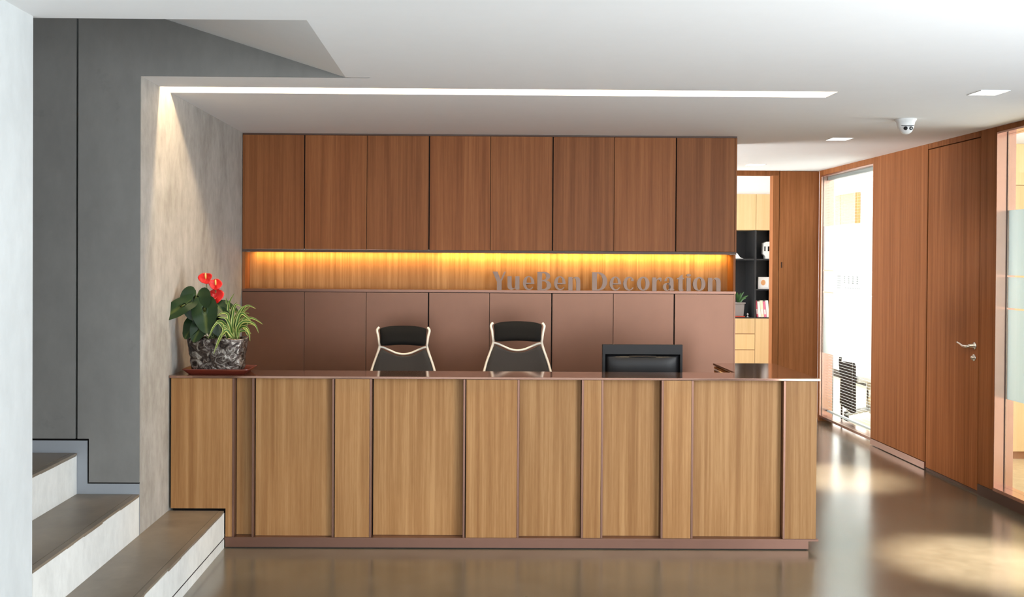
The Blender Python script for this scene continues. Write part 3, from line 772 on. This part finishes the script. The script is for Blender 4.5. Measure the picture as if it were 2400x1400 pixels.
pp = empty('potted_plant', (px, py, pz+.005), 'red flowering plant and striped spider plant in a crumpled silvery pot on the counter', 'potted plant')
U = 1/1815.0
def Q(ix, iz, dy): return Vector((px+(ix-622)*U, py+dy, pz+.010+(1150-iz)*U))
pb = MB(); nk, nr = 72, 22; zb0 = pz+.0055; vs = []
for j in range(nr+1):
    v = j/nr; w = .136+.024*v; d = .082+.016*v
    for k in range(nk):
        t = 2*PI*k/nk; cx_, sy_ = math.cos(t), math.sin(t)
        bx_ = w*math.copysign(abs(cx_)**.55, cx_); by_ = d*math.copysign(abs(sy_)**.55, sy_)
        q = Vector((bx_, by_, v*.19))
        nz_ = noise.noise(q*24)*.5+noise.noise(q*52+Vector((3, 1, 7)))*.4
        rg_ = 1-2*abs(noise.noise(q*17+Vector((9, 9, 2))))
        f_ = 1+.060*nz_+.045*rg_
        vs.append((px+bx_*f_, py+by_*f_, zb0+v*.192+(.006*noise.noise(q*14) if j == nr else 0)))
for j in range(7):
    v = 1-j*.05; s_ = .93
    for k in range(nk):
        t = 2*PI*k/nk; cx_, sy_ = math.cos(t), math.sin(t)
        vs.append((px+s_*.158*math.copysign(abs(cx_)**.55, cx_), py+s_*.097*math.copysign(abs(sy_)**.55, sy_), zb0+v*.192-.003))
tot = nr+8
pb.add(vs, [(i*nk+k, i*nk+(k+1) % nk, (i+1)*nk+(k+1) % nk, (i+1)*nk+k) for i in range(tot-1) for k in range(nk)]+[tuple(reversed(range(nk)))], True)
pb.build('pot', M['pot'], pp)
so = MB(); vs = [(px+.93*.152*math.copysign(abs(math.cos(t))**.55, math.cos(t)), py+.93*.092*math.copysign(abs(math.sin(t))**.55, math.sin(t)), zb0+.165) for t in [2*PI*k/40 for k in range(40)]]
so.add(vs+[(p[0], p[1], p[2]-.02) for p in vs], [tuple(range(40)), tuple(reversed(range(40, 80)))]+[(k, (k+1) % 40, 40+(k+1) % 40, 40+k) for k in range(40)]); so.build('soil', M['soil'], pp)

HEART = [(0, 1.0), (12, .93), (25, .78), (40, .66), (60, .57), (80, .52), (100, .50), (120, .51), (140, .53), (152, .52), (162, .45), (170, .32), (176, .16), (180, .05)]
def hr(deg):
    deg = abs(deg)
    for (a, r0), (b, r1) in zip(HEART, HEART[1:]):
        if a <= deg <= b: return r0+(r1-r0)*(deg-a)/(b-a)
    return .05
def heart_leaf(mb, base, tip, normal, width=1.0, droop=.15, fold=.18, nr=6, nt=40):
    """heart blade; base = petiole joint, tip = blade tip"""
    base, tip = Vector(base), Vector(tip); ln = (tip-base).length
    a = (tip-base).normalized(); nrm = Vector(normal); nrm = (nrm-a*nrm.dot(a)).normalized(); b = nrm.cross(a)
    vs = [base]; uvs = [(0, 0)]
    for i in range(1, nr+1):
        for k in range(nt):
            t = -180+360*k/nt; r = hr(t)*i/nr
            u = r*math.cos(math.radians(t)); w = r*math.sin(math.radians(t))*width
            hgt = fold*abs(w)-droop*max(0, u)**2-.25*max(0, -u)**1.5*.5+.02*math.sin(9*u+4*w)
            vs.append(base+ln*(u*a+w*b+hgt*nrm)); uvs.append((min(1, abs(w)/.5), u))
    fs = [(0, 1+k, 1+(k+1) % nt) for k in range(nt)]
    for i in range(nr-1):
        for k in range(nt): fs.append((1+i*nt+k, 1+i*nt+(k+1) % nt, 1+(i+1)*nt+(k+1) % nt, 1+(i+1)*nt+k))
    k0 = mb.add(vs, fs, True)
    for i, q in enumerate(uvs): mb.uv[k0+i] = q
foot = lambda dx=0, dy=0: Vector((px+dx, py+dy, zb0+.165))
lf = MB(); stems = MB()
LV = [((325, 470), (104, 612), (.15, -.8, .55), .66, -.10, -.16, .95), ((425, 395), (408, 625), (.05, -1, .25), 1.25, -.06, -.10, 1.0),
      ((610, 480), (775, 590), (.25, -.75, .6), .85, -.045, -.07, 1.0), ((520, 500), (560, 745), (.1, -1, .2), .95, -.08, -.13, .9),
      ((425, 640), (318, 805), (-.3, -1, .3), .95, -.07, -.10, .9), ((490, 670), (420, 838), (0, -1, .25), .95, -.09, -.12, .9),
      ((640, 590), (690, 790), (.2, -1, .2), 1.1, -.06, -.08, .9), ((590, 620), (600, 800), (0, -1, .3), 1.2, -.02, -.03, 1.0),
      ((700, 480), (830, 560), (.4, -.3, .8), .9, .02, .05, 1.0), ((540, 520), (640, 470), (.0, -.2, 1), .8, .04, .10, 1.0)]
for (b0, t0, nrm, wd_, db, dt, _) in LV:
    B = Q(b0[0], b0[1], db); T = Q(t0[0], t0[1], dt)
    heart_leaf(lf, B, T, nrm, wd_)
    ft = foot((B.x-px)*.25, (B.y-py)*.3)
    stems.tube(spline([ft, ft.lerp(B, .5)+Vector((0, .01, .03)), B+Vector((0, .004, 0))], 5), .0032, 7)
lf.build('leaves', M['leaf'], pp); stems.build('leaf_stems', M['stem'], pp)

def flower(blades, nrm, spx=None):
    """red spathe made of one blade folded into up to three lobes, with spadix and stem"""
    mb = MB(); J = Q(*blades[0][0])
    for b0, t0, w in blades: heart_leaf(mb, Q(*b0), Q(*t0), nrm, w, .10, .10)
    mb.uv = {}
    sp = mb.build('spathe', M['red'], pp, solid=.0015)
    if spx:
        S0 = J+Vector(nrm).normalized()*.004; S1 = S0+Vector(spx)
        MB().tube([S0, S0.lerp(S1, .5), S0.lerp(S1, .9), S1], [.0045, .0052, .0042, .002], 10).build('spadix', M['spadix'], sp)
    ft = foot((J.x-px)*.3+.0, .0)
    MB().tube(spline([ft, ft.lerp(J, .6)+Vector((-.004, .0, 0)), J+Vector((0, .004, -.002))], 6), .0026, 7).build('flower_stem', M['stem'], sp)
flower([((508, 212, -.03), (552, 250, -.055), 1.3), ((503, 205, -.032), (434, 190, -.045), 1.5), ((520, 203, -.032), (572, 168, -.04), 1.4)], (-.05, -.9, .4), (.002, -.012, .032))
flower([((604, 275, -.02), (543, 236, -.04), 1.3), ((600, 268, -.022), (674, 262, -.03), 1.6), ((612, 278, -.024), (650, 308, -.03), 1.3)], (.05, -.9, .4), (.001, -.010, .030))
flower([((585, 398, -.02), (690, 350, -.03), 1.35), ((582, 388, -.024), (526, 344, -.03), .6), ((578, 396, -.026), (512, 430, -.03), .9)], (-.1, -.9, .35))

def blade(mb, pts, w, twist=0):
    P = spline(pts, 7); n = len(P); vs = []; uvs = []
    for i, p in enumerate(P):
        t = (P[min(i+1, n-1)]-P[max(i-1, 0)]).normalized(); s_ = i/(n-1)
        hw = w*(.55+.45*math.sin(PI*min(1, s_*1.6)/1.0 if s_ < .3 else PI/2))*(1-s_**3)+.0004
        sd = t.cross(Vector((.1, -1, .25))).normalized()
        up_ = sd.cross(t)
        for q in (-1, -.45, 0, .45, 1):
            vs.append(p+sd*hw*q+up_*hw*.45*abs(q)); uvs.append((abs(q), s_))
    k0 = mb.add(vs, [(i*5+k, i*5+k+1, (i+1)*5+k+1, (i+1)*5+k) for i in range(n-1) for k in range(4)], True)
    for i, q in enumerate(uvs): mb.uv[k0+i] = q
sp = MB()
BL = [((760, 700), (745, 520), (765, 430), (815, 350)), ((720, 640), (722, 500), (716, 440), (714, 400)), ((790, 700), (800, 560), (830, 470), (900, 500)), ((800, 700), (830, 590), (880, 500), (960, 480)),
      ((820, 690), (850, 570), (920, 480), (1015, 510)), ((830, 700), (870, 560), (940, 590), (985, 640)), ((830, 700), (900, 620), (990, 610), (1090, 670)), ((840, 720), (900, 640), (1010, 660), (1060, 755)),
      ((830, 740), (900, 690), (960, 720), (988, 830)), ((820, 700), (900, 610), (935, 620), (930, 690)), ((800, 700), (840, 610), (860, 610), (880, 690)), ((770, 700), (760, 570), (700, 550), (650, 585)),
      ((760, 720), (700, 640), (640, 650), (580, 780)), ((740, 760), (680, 650), (630, 690), (590, 800)), ((790, 780), (750, 720), (690, 800), (638, 960)), ((800, 780), (740, 730), (680, 830), (660, 900)),
      ((780, 700), (770, 600), (790, 500), (840, 440)), ((810, 740), (840, 700), (850, 760), (840, 820)), ((820, 740), (870, 700), (930, 750), (960, 770)), ((790, 720), (800, 620), (860, 560), (940, 490)),
      ((780, 740), (770, 680), (800, 740), (810, 800)), ((800, 700), (790, 620), (820, 560), (850, 530)), ((820, 720), (880, 650), (900, 620), (940, 610)), ((770, 740), (730, 680), (720, 740), (715, 790)),
      ((830, 760), (890, 740), (910, 770), (920, 800)), ((810, 720), (830, 640), (900, 560), (950, 560)), ((790, 710), (770, 640), (745, 600), (680, 590)), ((800, 730), (870, 680), (960, 660), (1030, 690))]
random.seed(3)
for bi, b4 in enumerate(BL):
    d0 = -.088 if bi in (11, 12, 13, 14, 15, 23, 26) else random.uniform(-.06, .02); d1 = d0+random.uniform(-.07, .01)
    blade(sp, [Q(b4[0][0], 850, d0*.3)]+[Q(p[0], p[1], d0+(d1-d0)*i/3) for i, p in enumerate(b4)], random.uniform(.0060, .0090))
sp.build('spider_leaves', M['spider'], pp)

# ------------------------------------------------------------------ back office seen through the opening
Y0 = 12.50
sh = empty('office_cupboard', (3.4, Y0, 0), 'pale maple wall unit with open black shelves in the back office', 'cupboard')
bx('carcass', M['wood_light'], 2.4, 3.795, Y0+.022, 12.98, .06, .892, sh)
bx('plinth', M['baseboard'], 2.45, 3.79, Y0+.05, 12.95, 0, .06, sh)
for za, zb_ in ((.706, .890), (.511, .697), (.08, .502)):
    dr = bx('drawer', M['wood_light'], 3.04, 3.507, Y0, Y0+.02, za, zb_, sh)
    if zb_ < .8: bx('finger_pull', plain('finger_pull', (.35, .16, .07), .6), 3.04, 3.505, Y0+.006, Y0+.02, zb_+.001, zb_+.008, dr)
bx('door', M['wood_light'], 3.512, 3.79, Y0, Y0+.02, .08, .890, sh)
bx('door', M['wood_light'], 2.6, 3.035, Y0, Y0+.02, .08, .890, sh)
bx('shelf_base', M['charcoal'], 2.4, 3.795, Y0+.002, 12.98, .893, .902, sh)
bx('shelf_back', M['charcoal'], 2.4, 3.515, 12.92, 12.98, .902, 1.97, sh)
bx('shelf_back', M['slate'], 3.52, 3.795, Y0+.25, 12.98, .902, 1.97, sh)  # lighter board colour stands in for the extra light in this bay
bx('divider', M['charcoal'], 3.500, 3.520, Y0+.004, 12.92, .902, 1.97, sh)
bx('divider', M['charcoal'], 3.72, 3.74, Y0+.004, 12.75, .902, 1.97, sh)
bx('shelf', M['charcoal'], 2.4, 3.498, Y0+.01, 12.92, 1.603, 1.622, sh)
bx('shelf', M['charcoal'], 3.522, 3.718, Y0+.01, 12.75, 1.604, 1.620, sh)
bx('shelf', M['charcoal'], 3.522, 3.718, Y0+.01, 12.75, 1.236, 1.250, sh)
for a, b in ((2.65, 3.078), (3.082, 3.508), (3.512, 3.79)):
    bx('door', M['wood_light'], a, b, Y0, Y0+.02, 1.975, 2.412, sh)
bx('upper_carcass', M['wood_light'], 2.4, 3.795, Y0+.022, 12.98, 1.972, 2.414, sh)
bx('filler', M['white_room'], 2.4, 3.795, Y0+.03, 12.98, 2.415, 2.75, sh)

# books leaning on the base shelf
bc = [(.62, .08, .14), (.90, .88, .86), (.88, .80, .60), (.85, .20, .34), (.92, .90, .88)]
bl = ['pink book at the left end of the leaning row on the black shelf', 'white book second in the leaning row on the black shelf', 'cream book in the middle of the leaning row on the black shelf',
      'raspberry book fourth in the leaning row on the black shelf', 'white book at the right end of the leaning row on the black shelf']
wds = [.020, .030, .034, .026, .034]; xx = 3.535
for i in range(5):
    e = empty('book', (xx, Y0+.08, .902), bl[i], 'book', 'books leaning on the office shelf')
    hh = .205-.012*(i % 2); w_ = wds[i]; y0_ = Y0+.02
    lean = -.10
    cv = MB(); t_ = .002
    for (u0, u1, v0, v1) in ((0, t_, 0, .14), (w_-t_, w_, 0, .14), (t_, w_-t_, 0, t_)):
        cv.box(xx+u0, xx+u1, y0_+v0, y0_+v1, .902, .902+hh)
    o1 = cv.build('cover', plain('book_cover', bc[i], .5), e)
    o2 = MB().box(xx+t_, xx+w_-t_, y0_+t_, y0_+.136, .905, .902+hh-.003).build('pages', M['white_room'], e)
    e.rotation_euler = (0, lean, 0); e.location.z += .0025
    if i in (0, 2, 3): bx('spine_label', M['white_plastic'], xx+.003, xx+w_-.003, y0_-.0006, y0_, .902+hh*.2, .902+hh*.5, e)
    xx += w_+.0035
# photo frame on the small shelf
fe = empty('photo_frame', (3.625, Y0+.08, 1.250), 'white framed picture standing on the small black shelf above the books', 'photo frame')
MB().prism([[(3.560, 1.251), (3.700, 1.251), (3.700, 1.398), (3.560, 1.398)], [(3.582, 1.272), (3.582, 1.377), (3.678, 1.377), (3.678, 1.272)]], Y0+.05, Y0+.064).build('frame', M['white_plastic'], fe)
bx('picture', M['white_room'], 3.58, 3.68, Y0+.056, Y0+.060, 1.27, 1.38, fe)
fp = MB(); fp.prism(el(3.622, 1.330, .028, .034), Y0+.0545, Y0+.0560); fp.build('picture_motif', plain('picture_orange', (.75, .38, .16), .5), fe)
bx('stand_leg', M['charcoal'], 3.545, 3.560, Y0+.06, Y0+.10, 1.251, 1.39, fe)
# white device with dark window
de = empty('white_ornament', (3.665, Y0+.09, 1.620), 'white boxy ornament with a dark opening on the upper black shelf', 'ornament')
MB().prism([(3.640, 1.621), (3.716, 1.621), (3.716, 1.832), (3.655, 1.832), (3.618, 1.815), (3.612, 1.680), (3.640, 1.655)], Y0+.03, Y0+.13).build('body', M['white_plastic'], de, .004)
bx('opening', M['black_plastic'], 3.666, 3.716, Y0+.026, Y0+.031, 1.715, 1.775, de)
bx('side_panel', M['slate'], 3.622, 3.640, Y0+.027, Y0+.031, 1.715, 1.775, de)
# plant in a square grey pot
gp = empty('potted_plant', (3.33, Y0+.10, .902), 'small green plant in a square grey pot on the black office shelf', 'potted plant')
g = MB(); a0, a1 = .050, .060
vs = []
for s_, z_ in ((a0, .918), (a1, 1.065), (a1+.010, 1.068), (a1+.010, 1.085), (a1-.004, 1.085), (a1-.010, 1.06)):
    vs += [(3.33-s_, Y0+.10-s_, z_), (3.33+s_, Y0+.10-s_, z_), (3.33+s_, Y0+.10+s_, z_), (3.33-s_, Y0+.10+s_, z_)]
g.add(vs, [(i*4+k, i*4+(k+1) % 4, (i+1)*4+(k+1) % 4, (i+1)*4+k) for i in range(5) for k in range(4)]+[(3, 2, 1, 0), (20, 21, 22, 23)])
g.build('pot', M['pot_grey'], gp)
tag(bx('saucer', M['red_saucer'], 3.262, 3.396, Y0+.035, Y0+.165, .903, .917, gp, .004), 'red saucer under the grey pot')
gl = MB()
for dx, dz in ((-.075, .15), (-.03, .13), (.02, .12), (.06, .13), (.115, .085), (.09, .055)):
    blade(gl, [Vector((3.33, Y0+.10, 1.05)), Vector((3.33+dx*.4, Y0+.09, 1.08+dz*.6)), Vector((3.33+dx, Y0+.07, 1.085+dz))], .014)
gl.uv = {}; gl.build('leaves', M['leaf_green'], gp)
# small glass ornament and folded card
ge = MB(); ge.lathe([(.002, .903), (.016, .903), (.018, .908), (.006, .914), (.005, .925), (.015, .936), (.012, .948), (.002, .952)], (3.438, Y0+.07, 0), 20)
tag(ge.build('glass_ornament', plain('clear_ornament', (.55, .56, .58), .1, .6)), 'tiny shiny glass ornament beside the grey pot on the black shelf', 'ornament')
cdm = MB(); cdm.prism([(3.20, 1.6225), (3.372, 1.6225), (3.33, 1.638), (3.29, 1.69), (3.25, 1.70), (3.20, 1.66)], Y0+.03, Y0+.08)
tag(cdm.build('paper_ornament', M['white_plastic']), 'white folded ornament on the middle black shelf half hidden by the cabinets', 'ornament')

# ------------------------------------------------------------------ room behind the end glass
vb = empty('venetian_blind', (3.60, 9.54, 0), 'white venetian blind hanging open behind the end glass', 'blind')
bx('headrail', plain('grey_headrail', (.30, .31, .31), .5), 3.575, 3.615, 8.90, 10.18, 2.405, 2.437, vb)
sb = MB(); z_ = 2.385
while z_ > .12:
    sb.add([(3.592, 8.905, z_), (3.592, 10.175, z_), (3.598, 10.175, z_), (3.598, 8.905, z_),
            (3.592, 8.905, z_+.001), (3.592, 10.175, z_+.001), (3.598, 10.175, z_+.001), (3.598, 8.905, z_+.001)],
           [(0, 1, 2, 3), (7, 6, 5, 4), (0, 4, 5, 1), (2, 6, 7, 3), (1, 5, 6, 2), (0, 3, 7, 4)]); z_ -= .027
sb.build('slats', M['blind'], vb)
for yy in (9.05, 9.54, 10.03):
    MB().box(3.5945, 3.5955, yy-.0006, yy+.0006, .10, 2.405).build('lift_cord', M['blind'], vb)
bx('bottom_rail', M['blind'], 3.582, 3.610, 8.905, 10.175, .095, .112, vb)

wc = empty('wall_cupboard', (5.02, 13.8, 1.7), 'pale brown wall cupboard seen through the blind above the frosted band', 'cupboard')
bx('body', M['wood_counter'], 5.045, 5.098, 13.30, 14.36, 1.75, 2.50, wc)
for k in range(2): bx('door', M['wood_counter'], 5.030, 5.044, 13.305+k*.53, 13.825+k*.53, 1.755, 2.495, wc)

oc = empty('office_chair', (3.95, 10.2, 0), 'black-backed white office chair seen through the glass under the frosted band', 'office chair')
MB().prism([(10.33, .155), (10.31, .565), (10.27, .59), (10.03, .600), (10.00, .57), (9.985, .115), (10.02, .105)], 3.765, 3.805, 'X').build('backrest', M['black_mesh'], oc, .006)
MB().tube([(3.800, 10.27, .50), (3.84, 10.27, .44), (3.96, 10.26, .42)], .014, 8).build('back_support', M['white_plastic'], oc)
st_b = MB(); st_b.box(3.83, 4.23, 10.04, 10.46, .40, .47); st_b.build('seat', M['white_plastic'], oc, .02)
MB().tube(spline([(3.84, 10.50, .44), (3.84, 10.52, .60), (3.90, 10.52, .64), (4.12, 10.52, .64)], 5), .016, 8).build('armrest', M['black_plastic'], oc)
MB().tube([(4.03, 10.25, .09), (4.03, 10.25, .40)], .025, 12).build('gas_lift', M['chrome'], oc)
ba = MB()
for k in range(5):
    t = 2*PI*k/5+.9; ba.tube([(4.03, 10.25, .11), (4.03+.26*math.cos(t), 10.25+.26*math.sin(t), .065)], [.024, .014], 8)
ba.build('star_base', M['white_plastic'], oc)
for k in range(5):
    t = 2*PI*k/5+.9; cx_, cy_ = 4.03+.26*math.cos(t), 10.25+.26*math.sin(t)
    MB().tube([(cx_-.018, cy_, .028), (cx_+.018, cy_, .028)], .028, 14).build('caster', M['slate'], oc)
bx('front_leg', M['black_plastic'], 3.772, 3.786, 10.300, 10.314, .0, .16, oc)

# ------------------------------------------------------------------ side room behind the large right glass
so_ = empty('side_room_cabinet', (5.0, 8.3, 0), 'pale wooden storage wall seen through the clear parts of the right glass', 'cabinet')
bx('body', M['wood_light'], 3.66, 6.38, 8.272, 8.345, .06, 2.56, so_)
bx('plinth', plain('brown_plinth', (.35, .16, .07), .5), 3.66, 6.38, 8.28, 8.34, 0, .06, so_)
for k in range(5):
    xa = 3.665+k*.54
    bx('door', M['wood_light'], xa, xa+.535, 8.250, 8.271, .065, 1.18, so_); bx('door', M['wood_light'], xa, xa+.535, 8.250, 8.271, 1.185, 2.22, so_)
    bx('door', M['wood_light'], xa, xa+.535, 8.250, 8.271, 2.225, 2.555, so_)
